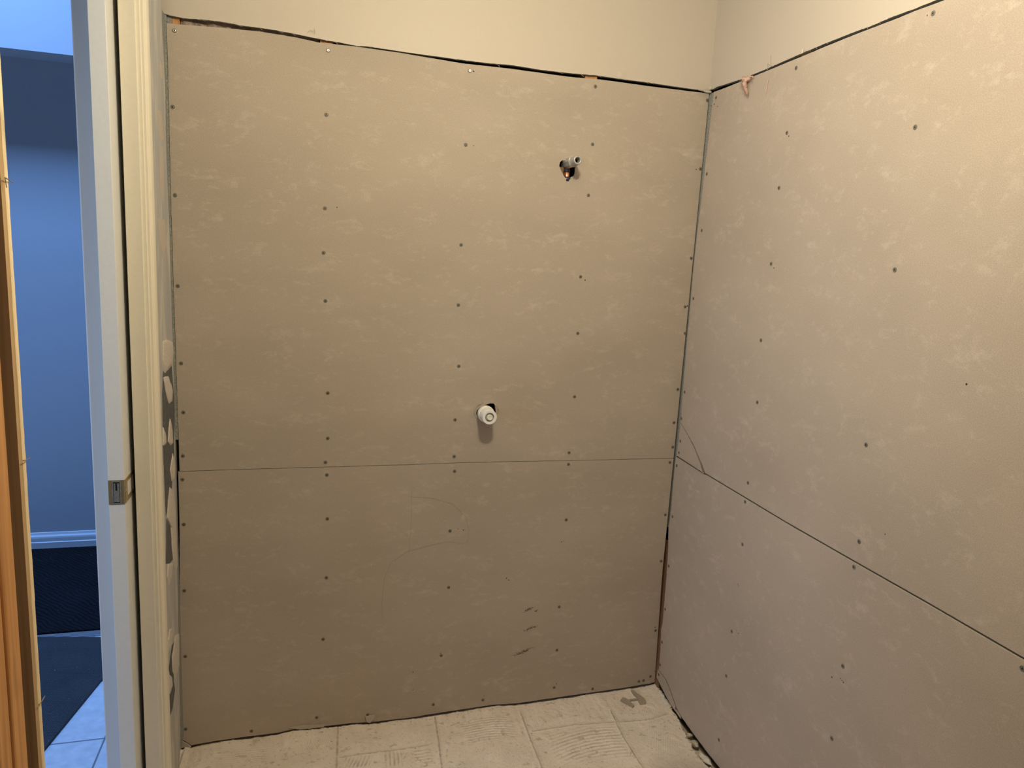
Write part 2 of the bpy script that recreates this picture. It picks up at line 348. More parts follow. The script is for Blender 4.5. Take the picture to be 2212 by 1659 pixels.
def mat_far():
    m, nt, b = new_mat('dark_ribbed_carpet_mat')
    b.inputs['Roughness'].default_value = 0.9
    v = coords(nt)
    n = noise_n(nt, v, 6, 4, 0.6)
    w = nd(nt, 'ShaderNodeTexWave', wave_type='BANDS', bands_direction='DIAGONAL')
    w.inputs['Scale'].default_value = 26
    w.inputs['Distortion'].default_value = 6
    w.inputs['Detail Scale'].default_value = 0.6
    nt.links.new(v, w.inputs['Vector'])
    f = math_n(nt, 'ADD', math_n(nt, 'MULTIPLY', n, 0.5), math_n(nt, 'MULTIPLY', w.outputs['Fac'], 0.35))
    c = ramp(nt, f, [(0.2, (0.005, 0.0045, 0.005)), (0.8, (0.017, 0.016, 0.017))])
    sp = noise_n(nt, v, 210, 1, 0.3)
    c = mix(nt, ramp(nt, sp, [(0.80, (0, 0, 0)), (0.82, (0.6, 0.6, 0.6))]), c, (0.5, 0.5, 0.5))
    b.inputs['Specular IOR Level'].default_value = 0.08
    nt.links.new(c, b.inputs['Base Color'])
    bump(nt, b, w.outputs['Fac'], 0.6, 0.004)
    return m


def mat_near():
    m, nt, b = new_mat('dimpled_rubber_mat')
    b.inputs['Roughness'].default_value = 0.55
    v = coords(nt, (1, 1, 1), (0, 0, math.radians(10)))
    vo = nd(nt, 'ShaderNodeTexVoronoi', feature='F1')
    vo.inputs['Scale'].default_value = 130
    vo.inputs['Randomness'].default_value = 0.15
    nt.links.new(v, vo.inputs['Vector'])
    n = noise_n(nt, coords(nt), 7, 4, 0.6)
    f = math_n(nt, 'MULTIPLY', vo.outputs['Distance'], math_n(nt, 'ADD', n, 0.35))
    c = ramp(nt, f, [(0.12, (0.010, 0.010, 0.011)), (0.5, (0.050, 0.048, 0.048))])
    sp = noise_n(nt, v, 150, 1, 0.3)
    c = mix(nt, ramp(nt, sp, [(0.80, (0, 0, 0)), (0.82, (0.7, 0.7, 0.7))]), c, (0.6, 0.6, 0.6))
    nt.links.new(c, b.inputs['Base Color'])
    b.inputs['Specular IOR Level'].default_value = 0.3
    bump(nt, b, vo.outputs['Distance'], 0.5, 0.003)
    return m


M['mat_far'] = mat_far()
M['mat_near'] = mat_near()


def insul_mat():
    m, nt, b = new_mat('dusty_insulation')
    b.inputs['Roughness'].default_value = 1.0
    v = coords(nt)
    n = noise_n(nt, v, 60, 6, 0.7, 0.5)
    nt.links.new(ramp(nt, n, [(0.3, (0.30, 0.22, 0.18)), (0.7, (0.66, 0.52, 0.44))]), b.inputs['Base Color'])
    bump(nt, b, n, 0.8, 0.01)
    return m


M['insulation'] = insul_mat()

# ------------------------------------------------------------------ object helpers
def link(name, bm, mats, parent=None, smooth=False):
    """one mesh object, its origin at the middle of its base"""
    bmesh.ops.recalc_face_normals(bm, faces=bm.faces[:])
    vs = [v.co for v in bm.verts]
    lo = Vector((min(v.x for v in vs), min(v.y for v in vs), min(v.z for v in vs)))
    hi = Vector((max(v.x for v in vs), max(v.y for v in vs), max(v.z for v in vs)))
    org = Vector(((lo.x + hi.x) / 2, (lo.y + hi.y) / 2, lo.z))
    bmesh.ops.translate(bm, verts=bm.verts[:], vec=-org)
    me = bpy.data.meshes.new(name)
    bm.to_mesh(me)
    bm.free()
    for m in (mats if isinstance(mats, (list, tuple)) else [mats]):
        me.materials.append(m)
    if smooth:
        for p in me.polygons:
            p.use_smooth = True
    o = bpy.data.objects.new(name, me)
    COL.objects.link(o)
    w = org
    if parent is not None:
        o.parent = parent
        w = org - WORLD[parent.name]
    o.location = w
    WORLD[o.name] = org.copy()
    return o


WORLD = {}


def ss(t):
    t = min(1, max(0, t))
    return t * t * (3 - 2 * t)


def tag(o, label, cat, group=None, kind=None):
    o['label'] = label
    o['category'] = cat
    if group:
        o['group'] = group
    if kind:
        o['kind'] = kind
    return o


def empty(name, loc, label, cat, group=None, kind=None):
    o = bpy.data.objects.new(name, None)
    o.empty_display_size = 0.05
    o.location = loc
    COL.objects.link(o)
    WORLD[o.name] = Vector(loc)
    return tag(o, label, cat, group, kind)


def box(bm, x0, x1, y0, y1, z0, z1, mi=0, bev=0.0):
    g = bmesh.ops.create_cube(bm, size=1)
    for v in g['verts']:
        v.co = Vector((x0 + (v.co.x + .5) * (x1 - x0), y0 + (v.co.y + .5) * (y1 - y0), z0 + (v.co.z + .5) * (z1 - z0)))
    fs = set(f for v in g['verts'] for f in v.link_faces)
    for f in fs:
        f.material_index = mi
    if bev:
        es = list(set(e for v in g['verts'] for e in v.link_edges))
        bmesh.ops.bevel(bm, geom=es, offset=bev, segments=3, affect='EDGES', profile=0.5)


def bx(*a, **k):
    bm = bmesh.new()
    box(bm, *a, **k)
    return bm


def densify(poly, step, jit, seed=0, closed=True):
    """more points along an outline, each shifted a little, for a ragged cut"""
    out = []
    n = len(poly)
    for i in range(n if closed else n - 1):
        a, b = Vector(poly[i]), Vector(poly[(i + 1) % n])
        L = (b - a).length
        k = max(1, int(L / step))
        d = (b - a) / max(L, 1e-9)
        nrm = Vector((-d.y, d.x))
        for j in range(k):
            p = a + (b - a) * (j / k)
            if j:
                q = noise.noise(Vector((p.x * 90 + seed, p.y * 90, seed * 3.1))) + .6 * noise.noise(Vector((p.x * 320, p.y * 320 + seed, 1.7)))
                p = p + nrm * jit * q
            out.append((p.x, p.y))
    if not closed:
        out.append(tuple(poly[-1]))
    return out


def slab(poly, mapf, depth, holes=(), bm=None, side_mi=1, front_mi=0):
    """flat sheet with thickness from an outline and its holes; mapf(u, z, d) gives the point d behind the face"""
    bm = bm or bmesh.new()
    loops = [list(poly)] + [list(h) for h in holes]
    tris = tessellate_polygon([[Vector((u, z, 0)) for u, z in l] for l in loops])
    flat = [p for l in loops for p in l]
    d = depth if callable(depth) else (lambda u, z: depth)
    fr = [bm.verts.new(mapf(u, z, 0)) for u, z in flat]
    bk = [bm.verts.new(mapf(u, z, d(u, z))) for u, z in flat]
    for t in tris:
        for vs in (fr, bk):
            try:
                f = bm.faces.new([vs[i] for i in t])
                f.material_index = front_mi
            except ValueError:
                pass
    s = 0
    for l in loops:
        n = len(l)
        for i in range(n):
            a, b = s + i, s + (i + 1) % n
            try:
                f = bm.faces.new([fr[a], fr[b], bk[b], bk[a]])
                f.material_index = side_mi
            except ValueError:
                pass
        s += n
    return bm


def lathe(bm, prof, center, axis='y', seg=40, mi=0, cap=True):
    """prof: (radius, along) pairs; spun about the axis through center"""
    rings = []
    c = Vector(center)
    for r, t in prof:
        ring = []
        for k in range(seg):
            a = 2 * math.pi * k / seg
            u, w = r * math.cos(a), r * math.sin(a)
            p = {'y': Vector((u, t, w)), 'x': Vector((t, u, w)), 'z': Vector((u, w, t))}[axis]
            ring.append(bm.verts.new(c + p))
        rings.append(ring)
    for A, B in zip(rings, rings[1:]):
        for k in range(seg):
            f = bm.faces.new([A[k], A[(k + 1) % seg], B[(k + 1) % seg], B[k]])
            f.material_index = mi
    if cap:
        for ring in (rings[0], rings[-1]):
            f = bm.faces.new(ring)
            f.material_index = mi
    return bm


def tube(bm, pts, r, seg=6, mi=0):
    pts = [Vector(p) for p in pts]
    rings = []
    for i, p in enumerate(pts):
        d = (pts[min(i + 1, len(pts) - 1)] - pts[max(i - 1, 0)]).normalized()
        u = d.orthogonal().normalized()
        w = d.cross(u)
        rr = r(i / max(1, len(pts) - 1)) if callable(r) else r
        rings.append([bm.verts.new(p + rr * (u * math.cos(2 * math.pi * k / seg) + w * math.sin(2 * math.pi * k / seg))) for k in range(seg)])
    for A, B in zip(rings, rings[1:]):
        for k in range(seg):
            bm.faces.new([A[k], A[(k + 1) % seg], B[(k + 1) % seg], B[k]]).material_index = mi
    bm.faces.new(rings[0]).material_index = mi
    bm.faces.new(rings[-1]).material_index = mi
    return bm


def chunk(bm, c, size, seed, squash=(1, 1, 1), rot=0, sub=2):
    """an angular broken lump"""
    g = bmesh.ops.create_icosphere(bm, subdivisions=sub, radius=1)
    mrot = Matrix.Rotation(rot, 3, 'Z')
    for v in g['verts']:
        p = v.co.copy()
        k = 1 + .45 * noise.noise(p * 1.3 + Vector((seed, seed * 2, 0))) + .2 * noise.noise(p * 4 + Vector((seed, 0, 0)))
        p = Vector((p.x * squash[0], p.y * squash[1], p.z * squash[2])) * k * size
        v.co = Vector(c) + mrot @ p


def mapB(u, z, d):       # on the back wall
    return Vector((u, d, z))


def mapR(u, z, d):       # on the right wall
    return Vector((d, u, z))


def mapL(u, z, d):       # on the left wall
    return Vector((WX - d, u, z))


# ------------------------------------------------------------------ room shell
CEIL = 2.50
YF = -2.9        # front wall, behind the camera
pe = PAINT_EDGE_BACK
poly = densify([(WX - .02, pe[0][1])] + pe + [(0.014, pe[-1][1])], .006, .0006, 3, closed=False) + [(0.014, CEIL), (WX - .02, CEIL)]
wall_back = tag(link('wall_back', slab(poly, mapB, .0127), [M['paint'], M['grey_core']]),
                'cream painted wall above the cement boards, left of the corner', 'wall', kind='structure')
per = PAINT_EDGE_RIGHT
poly = densify([(0.0, per[0][1])] + per, .006, .0006, 5, closed=False) + [(YF, 2.112), (YF, CEIL), (0.0, CEIL)]
wall_right = tag(link('wall_right', slab(poly, mapR, .0127), [M['paint'], M['grey_core']]),
                 'cream painted wall above the cement boards, right of the corner', 'wall', kind='structure')
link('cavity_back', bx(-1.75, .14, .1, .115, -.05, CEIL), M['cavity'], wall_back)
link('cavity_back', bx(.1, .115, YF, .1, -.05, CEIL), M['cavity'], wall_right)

# torn paper and fibres along the saw cut
bm = bmesh.new()
for i, (x, z, w, h) in enumerate([(-.309, 2.117, .030, .013)]):
    n = 8
    rows = []
    for j in range(n + 1):
        t = j / n
        rows.append([bm.verts.new((x - w / 2 + w * t, -.0006 - .0006 * math.sin(math.pi * t), z - .006)),
                     bm.verts.new((x - w / 2 + w * t, -.0006 - .0014 * math.sin(math.pi * t), z + h - .002 * math.sin(t * 6)))])
    for a, b in zip(rows, rows[1:]):
        bm.faces.new([a[0], b[0], b[1], a[1]])
for k in range(46):
    i = random.randrange(len(pe) - 1)
    t = random.random()
    x = pe[i][0] * (1 - t) + pe[i + 1][0] * t
    z = pe[i][1] * (1 - t) + pe[i + 1][1] * t
    L = random.uniform(.004, .016)
    a = random.uniform(-.9, .9)
    tube(bm, [(x, -.001, z), (x + L * .5 * math.cos(a), -.004, z - .001 + L * .3 * math.sin(a)), (x + L * math.cos(a), -.003, z + L * .45 * math.sin(a) - .002)], .0004, 4)
tube(bm, [(-1.2506, -.001, 2.1218), (-1.244, -.006, 2.129), (-1.236, -.008, 2.130), (-1.232, -.004, 2.124)], .0006, 4)
tube(bm, [(-1.231, -.001, 2.122), (-1.230, -.004, 2.131), (-1.2315, -.005, 2.138)], .0005, 4)
link('torn_paper', bm, M['paint'], wall_back)
bm = bmesh.new()
for k in range(22):
    i = random.randrange(len(per) - 3)
    t = random.random()
    y = per[i][0] * (1 - t) + per[i + 1][0] * t
    z = per[i][1] * (1 - t) + per[i + 1][1] * t
    L = random.uniform(.004, .014)
    tube(bm, [(-.001, y, z), (-.004, y - L * .5, z + .001), (-.003, y - L, z - random.uniform(-.004, .006))], .0004, 4)
tube(bm, [(-.001, -.312, 2.103), (-.008, -.322, 2.116), (-.012, -.331, 2.118), (-.010, -.338, 2.108)], .0008, 5)
tube(bm, [(-.001, -.326, 2.112), (-.005, -.327, 2.126), (-.004, -.3255, 2.139)], .0005, 4)
n0 = []
for j in range(7):
    t = j / 6
    n0.append([bm.verts.new((-.001 - .004 * math.sin(t * 2.6), -.457 - .012 * t, 2.106 + .004 * t)),
               bm.verts.new((-.001 - .005 * math.sin(t * 2.6), -.457 - .012 * t, 2.116 + .003 * t))])
for a, b in zip(n0, n0[1:]):
    bm.faces.new([a[0], b[0], b[1], a[1]])
link('torn_paper', bm, M['paint'], wall_right)

tag(link('ceiling', bx(-1.74, .115, YF, .115, CEIL, CEIL + .05), M['paint']), 'flat cream bathroom ceiling above the frame', 'ceiling', kind='structure')
tag(link('wall_front', bx(-1.74, .115, YF - .1, YF, -.05, CEIL + .05), M['shade']), 'cream wall behind the camera', 'wall', kind='structure')

# left wall: scraped strip beside the casing, header over the doorway, near length
JY = -0.360      # jamb faces on the pocket side
NY = -1.128      # doorway edge on the near side
DH = 2.09        # doorway height
DE = DRYWALL_EDGE
pts = densify([(DE[0][0], CEIL)] + DE + [(-.060, .100), (-.075, .03), (-.09, 0.0)], .008, .0025, 9, closed=False)
poly = pts + [(JY + .020, 0.0), (JY + .020, CEIL)]
wall_left = tag(link('wall_left', slab(poly, mapL, .0127), [M['left_wall'], M['core']]),
                'narrow scraped grey wall strip between door casing and cement board', 'wall', kind='structure')
bm = bmesh.new()
box(bm, -1.732, WX, NY - .02, JY, DH, CEIL)
box(bm, -1.6227, WX, YF, -1.36, 0, CEIL)
link('painted_panel', bm, M['paint'], wall_left)
bm = bmesh.new()
box(bm, -1.732, -1.720, JY + .002, 1.70, 0, 4.4)
box(bm, -1.732, -1.720, YF - .1, -1.17, 0, 4.4)
box(bm, -1.732, -1.720, -1.17, JY + .002, DH, 4.4)
link('hall_side_panel', bm, M['shade'], wall_left)
# grey wallboard core left exposed behind the strip, running in behind the cement board
link('exposed_core', slab(densify([(-.045, 2.125), (.070, 2.125), (.070, .90), (.004, .86), (.004, 0.02), (-.09, .02)], .006, .0012, 4), mapL, .010,
                          bm=None, side_mi=0), M['grey_core'], wall_left)
for o in wall_left.children:
    if o.name.startswith('exposed_core'):
        o.location.x -= .002
# the same grey core in the slit between the strip and the upper board, and above that board's corner
sl = [(x - .0010, z) for x, z in BOARD_LEFT if z > .95]
link('exposed_core', slab([(-1.6125, 2.125), (sl[0][0], 2.125)] + sl + [(-1.6125, sl[-1][1])], lambda u, z, d: Vector((u, .0015 + d, z)), .010, side_mi=0), M['grey_core'], wall_left)
link('exposed_core', bx(-1.6125, -1.5950, .0130, .024, 1.95, 2.140), M['grey_core'], wall_left)


def smear(poly2, h, mat, seed, parent, name):
    """a trowel smear: raised middle, thin rim"""
    bm = bmesh.new()
    P = densify(poly2, .006, .0015, seed)
    c = (sum(p[0] for p in P) / len(P), sum(p[1] for p in P) / len(P))
    rings = []
    for s, hh in ((1.0, 0.0), (.93, h * .7), (.7, h), (.4, h * .85)):
        ring = []
        for (u, z) in P:
            q = 1 + .35 * noise.noise(Vector((u * 60, z * 60, seed)))
            ring.append(bm.verts.new(mapL(c[0] + (u - c[0]) * s, c[1] + (z - c[1]) * s, -(hh * q + .0002))))
        rings.append(ring)
    n = len(P)
    for A, B in zip(rings, rings[1:]):
        for k in range(n):
            bm.faces.new([A[k], A[(k + 1) % n], B[(k + 1) % n], B[k]])
    cv = bm.verts.new(mapL(c[0], c[1], -h * .9))
    for k in range(n):
        bm.faces.new([rings[-1][k], rings[-1][(k + 1) % n], cv])
    return link(name, bm, mat, parent, smooth=True)


for i, p in enumerate(SMEARS_DARK):
    smear(p, .0006, M['adhesive_grey'], 20 + i, wall_left, 'adhesive_smear')
for i, p in enumerate(SMEARS_LIGHT):
    smear(p, .0030 if i < 10 else .0008, M['mortar'] if i < 10 else M['paint'], 40 + i, wall_left, 'mortar_smear')

# ------------------------------------------------------------------ doorway: split jambs, casing, sliding door
def casing(x_face, sgn, y_in, y_out, z0, z1):
    """moulded casing: a profile swept up the wall"""
    prof = [(y_in, 0), (y_in, .0075), (y_in + .003, .0095), (y_in + .012, .0100), (y_in + .022, .0105), (y_in + .026, .0125),
            (y_in + .030, .0120), (y_in + .036, .0150), (y_in + .043, .0165), (y_in + .047, .0155), (y_out - .004, .0160), (y_out, .0140), (y_out, 0)]
    bm = bmesh.new()
    lo = [bm.verts.new((x_face + sgn * d, y, z0)) for y, d in prof]
    hi = [bm.verts.new((x_face + sgn * d, y, z1)) for y, d in prof]
    n = len(prof)
    for k in range(n):
        bm.faces.new([lo[k], lo[(k + 1) % n], hi[(k + 1) % n], hi[k]])
    bm.faces.new(lo)
    bm.faces.new(hi)
    return bm


tag(link('trim_1', casing(WX, 1, -.354, -.292, 0, 2.14), M['trim']), 'cream moulded door casing beside the cement board', 'casing', kind='structure')
tag(link('trim_2', bx(-1.6436, WX + .0005, JY, JY + .019, 0, DH, bev=.0012), M['trim']), 'cream split jamb right of the black door slot', 'door jamb', kind='structure')
bm = bx(-1.734, -1.6985, JY, JY + .019, 0, DH, bev=.0035)
tag(link('trim_3', bm, M['hall_trim']), 'bluish white split jamb on the hall side of the sliding door', 'door jamb', kind='structure')

DX0, DX1, DYE = -1.6895, -1.6550, -0.412
door = tag(link('door_1', bx(DX0, DX1, DYE, .40, .008, DH - .02, bev=.0015), M['door']),
           'white sliding door nearly all the way inside its wall pocket', 'door', kind='structure')
# edge pull let into the door's edge
LZ0, LZ1 = .926, .985
pl = link('edge_plate', bx(DX0 + .0003, DX1 - .0003, DYE - .0008, DYE + .004, LZ0, LZ1), M['brass'], door)
bm = bmesh.new()
xa, xb = DX0 + .0085, DX1 - .0075
t = .0022
box(bm, xa, xa + t, DYE - .0022, DYE, LZ0 + .002 + t, LZ1 - .002 - t)
box(bm, xb - t, xb, DYE - .0022, DYE, LZ0 + .002 + t, LZ1 - .002 - t)
box(bm, xa, xb, DYE - .0022, DYE, LZ0 + .002, LZ0 + .002 + t)
box(bm, xa, xb, DYE - .0022, DYE, LZ1 - .002 - t, LZ1 - .002)
link('pull_frame', bm, M['steel'], pl)
link('pull_recess', bx(xa + t, xb - t, DYE - .0012, DYE - .0006, LZ0 + .004, LZ1 - .004), M['black'], pl)  # raised black panel painting the shade of a recess
bm = bmesh.new()
xm = (xa + xb) / 2
box(bm, xa + t + .0012, xb - t - .0012, DYE - .0024, DYE - .001, LZ0 + .0065, LZ0 + .034)
box(bm, xa + t + .0012, xm - .0022, DYE - .0024, DYE - .001, LZ0 + .034, LZ1 - .0075)
box(bm, xm + .0018, xb - t - .0012, DYE - .0024, DYE - .001, LZ0 + .034, LZ1 - .0075)
link('pull_lever', bm, M['steel'], pl)
# flush pull on the door's face
fp = bmesh.new()
y0, y1 = DYE + .001, DYE + .095
outer = [(y0, LZ0 + .002), (y1, LZ0 + .002), (y1, LZ1), (y0, LZ1)]
iy0, iy1, iz0, iz1 = y0 + .020, y1 - .016, LZ0 + .012, LZ1 - .010
inner = [(iy0, iz0), (iy1, iz0), (iy1, iz1), (iy0, iz1)]
X0 = DX1 + .0016
slab(outer, lambda u, z, d: Vector((X0 - d, u, z)), .002, holes=[inner], bm=fp, side_mi=0)
cupv = [[fp.verts.new((X0 - dd, u + (s if u == iy0 else -s), z + (s if z == iz0 else -s))) for u, z in inner] for dd, s in ((0, 0), (.0050, .002), (.0060, .010))]
for A, B in zip(cupv, cupv[1:]):
    for k in range(4):
        fp.faces.new([A[k], A[(k + 1) % 4], B[(k + 1) % 4], B[k]])
fp.faces.new(cupv[-1])
pull = link('flush_pull', fp, M['brass'], door)
bm = bmesh.new()
lathe(bm, [(.0001, .0008), (.0025, .0008), (.003, 0)], (X0, y0 + .008, LZ0 + .030), 'x', 12)
link('screw', bm, M['steel'], pull)

# near side of the doorway: raw old jamb board, and the bare stud before it
jb = empty('jamb_board', (-1.67, -1.138, 0), 'old wooden door jamb board with raw split edge, beside the doorway', 'jamb board')
bm = bmesh.new()
box(bm, -1.732, WX, -1.1500, -1.1315, 0, DH)
link('board', bm, M['jamb_raw'], jb)
ed = [(-1.1395, 0.0)]
bm = bmesh.new()
N = 260
fr = []
for i in range(N + 1):
    z = DH * i / N
    a = -1.1380 + .0012 * noise.noise(Vector((z * 22, 3, 1))) + .0007 * noise.noise(Vector((z * 90, 5, 1)))
    b = -1.1285 + .0016 * noise.noise(Vector((z * 9, 7, 2))) + .0012 * noise.noise(Vector((z * 60, 9, 2)))
    if noise.noise(Vector((z * 6.1, 11, 4))) > .42:
        b -= .0025
    fr.append([bm.verts.new((WX + .0002, a, z)), bm.verts.new((WX + .0016, a + .003, z)), bm.verts.new((WX + .0008, b, z)), bm.verts.new((WX - .02, b - .001, z)), bm.verts.new((WX - .02, a, z))])
for A, B in zip(fr, fr[1:]):
    for k in range(5):
        bm.faces.new([A[k], A[(k + 1) % 5], B[(k + 1) % 5], B[k]])
link('split_edge', bm, M['jamb_split'], jb)
for z in (1.602, 1.2397, .885):
    bm = bmesh.new()
    tube(bm, [(WX + .004, -1.147, z + .002), (WX + .004, -1.135, z), (WX + .003, -1.1205, z - .0015)], .0007, 6)
    if z > 1.5:
        tube(bm, [(WX + .004, -1.147, z + .002), (WX + .0045, -1.1455, z - .010)], .0006, 6)
    link('nail', bm, M['nail'], jb)
bm = bmesh.new()
box(bm, -1.712, WX - .001, -1.2195, -1.181, 0, DH + .04, bev=.004)
st = tag(link('wall_stud', bm, M['stud']), 'bare orange pine stud at the doorway, far left of the photo', 'wall stud')
bm = bmesh.new()
box(bm, -1.712, WX - .004, -1.2590, -1.2205, 0, DH + .04, bev=.005)
tag(link('wall_stud', bm, M['stud']), 'second orange pine stud, doubled up left of the doorway stud', 'wall stud')
bm = bmesh.new()
box(bm, -1.712, WX - .004, -1.345, -1.2595, 0, DH + .04, bev=.004)
link('packing', bm, M['stud'], st)

# ------------------------------------------------------------------ hall beyond the doorway
HY = 1.672
tag(link('floor_hall', bx(-3.5, -1.62, -3.0, 1.75, -.06, 0), M['tile']), 'pale square tiles on the hall floor', 'floor', kind='structure')
tag(link('wall_hall_end', bx(-3.5, -1.72, HY, HY + .1, 0, 4.4), M['hall_paint']), 'blue lit wall at the end of the hall', 'wall', kind='structure')
tag(link('wall_hall_left', bx(-3.5, -3.4, -3.0, HY, 0, 4.4), M['shade']), 'far side wall of the hall, out of view', 'wall', kind='structure')
tag(link('wall_hall_front', bx(-3.5, -1.62, -3.1, -3.0, 0, 4.4), M['shade']), 'near end wall of the hall, out of view', 'wall', kind='structure')
tag(link('ceiling_hall', bx(-3.5, -1.62, -3.1, HY + .1, 4.4, 4.45), M['shade']), 'high hall ceiling, out of view', 'ceiling', kind='structure')
tag(link('trim_4', bx(-3.4, -1.733, 1.502, HY, 2.3056, 3.4), M['hall_trim']), 'bright blue lit bulkhead over the end of the hall', 'bulkhead', kind='structure')
prof = [(0, 0), (.016, 0), (.016, .037), (.013, .040), (.0125, .058), (.011, .066), (.006, .073), (.0045, .078), (.003, .084), (0, .085)]
bm = bmesh.new()
lo = [bm.verts.new((-3.4, HY - d, z)) for d, z in prof]
hi = [bm.verts.new((-1.733, HY - d, z)) for d, z in prof]
for k in range(len(prof)):
    k2 = (k + 1) % len(prof)
    bm.faces.new([lo[k], lo[k2], hi[k2], hi[k]])
bm.faces.new(lo)
bm.faces.new(hi)
tag(link('baseboard_hall', bm, M['hall_trim']), 'white moulded baseboard at the foot of the hall end wall', 'baseboard', kind='structure')

tag(link('floor_mat', bx(-3.0, -1.76, .775, 1.650, .0005, .010, bev=.003), M['mat_far']), 'dark ribbed mat on the hall floor, against the end wall', 'floor mat')
bm = bmesh.new()
box(bm, -3.0, -1.75, .735, .772, .0005, .004, bev=.001)
for k in range(3):
    box(bm, -3.0, -1.75, .741 + k * .010, .745 + k * .010, .0035, .0058)
tag(link('threshold_strip', bm, M['alu']), 'ridged aluminium strip along the edge of the ribbed mat', 'threshold strip')
# near mat, turned about ten degrees
bm = bmesh.new()
a = math.radians(-10.5)
far_r = Vector((-1.887, .683))
du = Vector((-math.cos(a), -math.sin(a)))
dv = Vector((math.sin(-a) * -1, -math.cos(a)))
cs = [far_r, far_r + du * .62, far_r + du * .62 + dv * 1.0, far_r + dv * 1.0]
P = densify([tuple(c) for c in cs], .03, .0)
fr = [bm.verts.new((u, v, .0085)) for u, v in P]
bk = [bm.verts.new((u, v, .0005)) for u, v in P]
bm.faces.new(fr)
bm.faces.new(bk)
for k in range(len(P)):
    bm.faces.new([fr[k], fr[(k + 1) % len(P)], bk[(k + 1) % len(P)], bk[k]])
tag(link('floor_mat', bm, M['mat_near']), 'black dimpled rubber mat lying askew on the pale hall tiles', 'floor mat')

# ------------------------------------------------------------------ bathroom floor: combed old mortar
BBz = [(-1.62, 0.0)] + BOARD_BOTTOM + [(0.05, .016)]


def lerp_pts(pts, x):
    for (a, za), (b, zb) in zip(pts, pts[1:]):
        if a <= x <= b:
            return za + (zb - za) * (x - a) / max(1e-9, b - a)
    return pts[0][1] if x < pts[0][0] else pts[-1][1]


EDGE = [(-1.0, -.02), (-.4408, -.0225), (-.4094, -.0287), (-.3533, -.0300), (-.2617, -.0128), (-.2131, -.0038), (-.0813, .006), (.05, .008)]
# trowel combing: centre, half size, direction of the ridges, spacing, height, bend
COMBS = [((-.36, -.255), (.150, .095), 0.10, .0150, .0016, 1.2), ((-.67, -.115), (.110, .075), -.05, .0125, .0013, 1.4),
         ((-1.09, -.19), (.052, .032), 1.2, .0110, .0014, 0), ((-.985, -.197), (.036, .042), 1.5, .0125, .0018, 0),
         ((-.892, -.20), (.033, .045), 0.05, .0150, .0018, 0), ((-1.20, -.075), (.07, .05), 1.35, .0070, .0006, 0),
         ((-1.42, -.075), (.13, .07), -.35, .0085, .0007, .6), ((-.20, -.10), (.09, .05), 0.1, .0065, .0005, 0),
         ((-.085, -.16), (.06, .06), 1.0, .0070, .0005, 1.0), ((-.11, -.29), (.07, .09), 1.1, .0075, .0005, 0),
         ((-.61, -.27), (.06, .06), 1.0, .0065, .0006, 0), ((-.77, -.10), (.05, .06), .5, .0080, .0006, 0),
         ((-.80, -.30), (.05, .05), .3, .0100, .0008, .5)]


def segd(p, a, b):
    ab = (b[0] - a[0], b[1] - a[1])
    t = ((p[0] - a[0]) * ab[0] + (p[1] - a[1]) * ab[1]) / (ab[0] ** 2 + ab[1] ** 2)
    t = min(1, max(0, t))
    return math.hypot(p[0] - a[0] - ab[0] * t, p[1] - a[1] - ab[1] * t)


HOLLOW_TONE = [0.0]


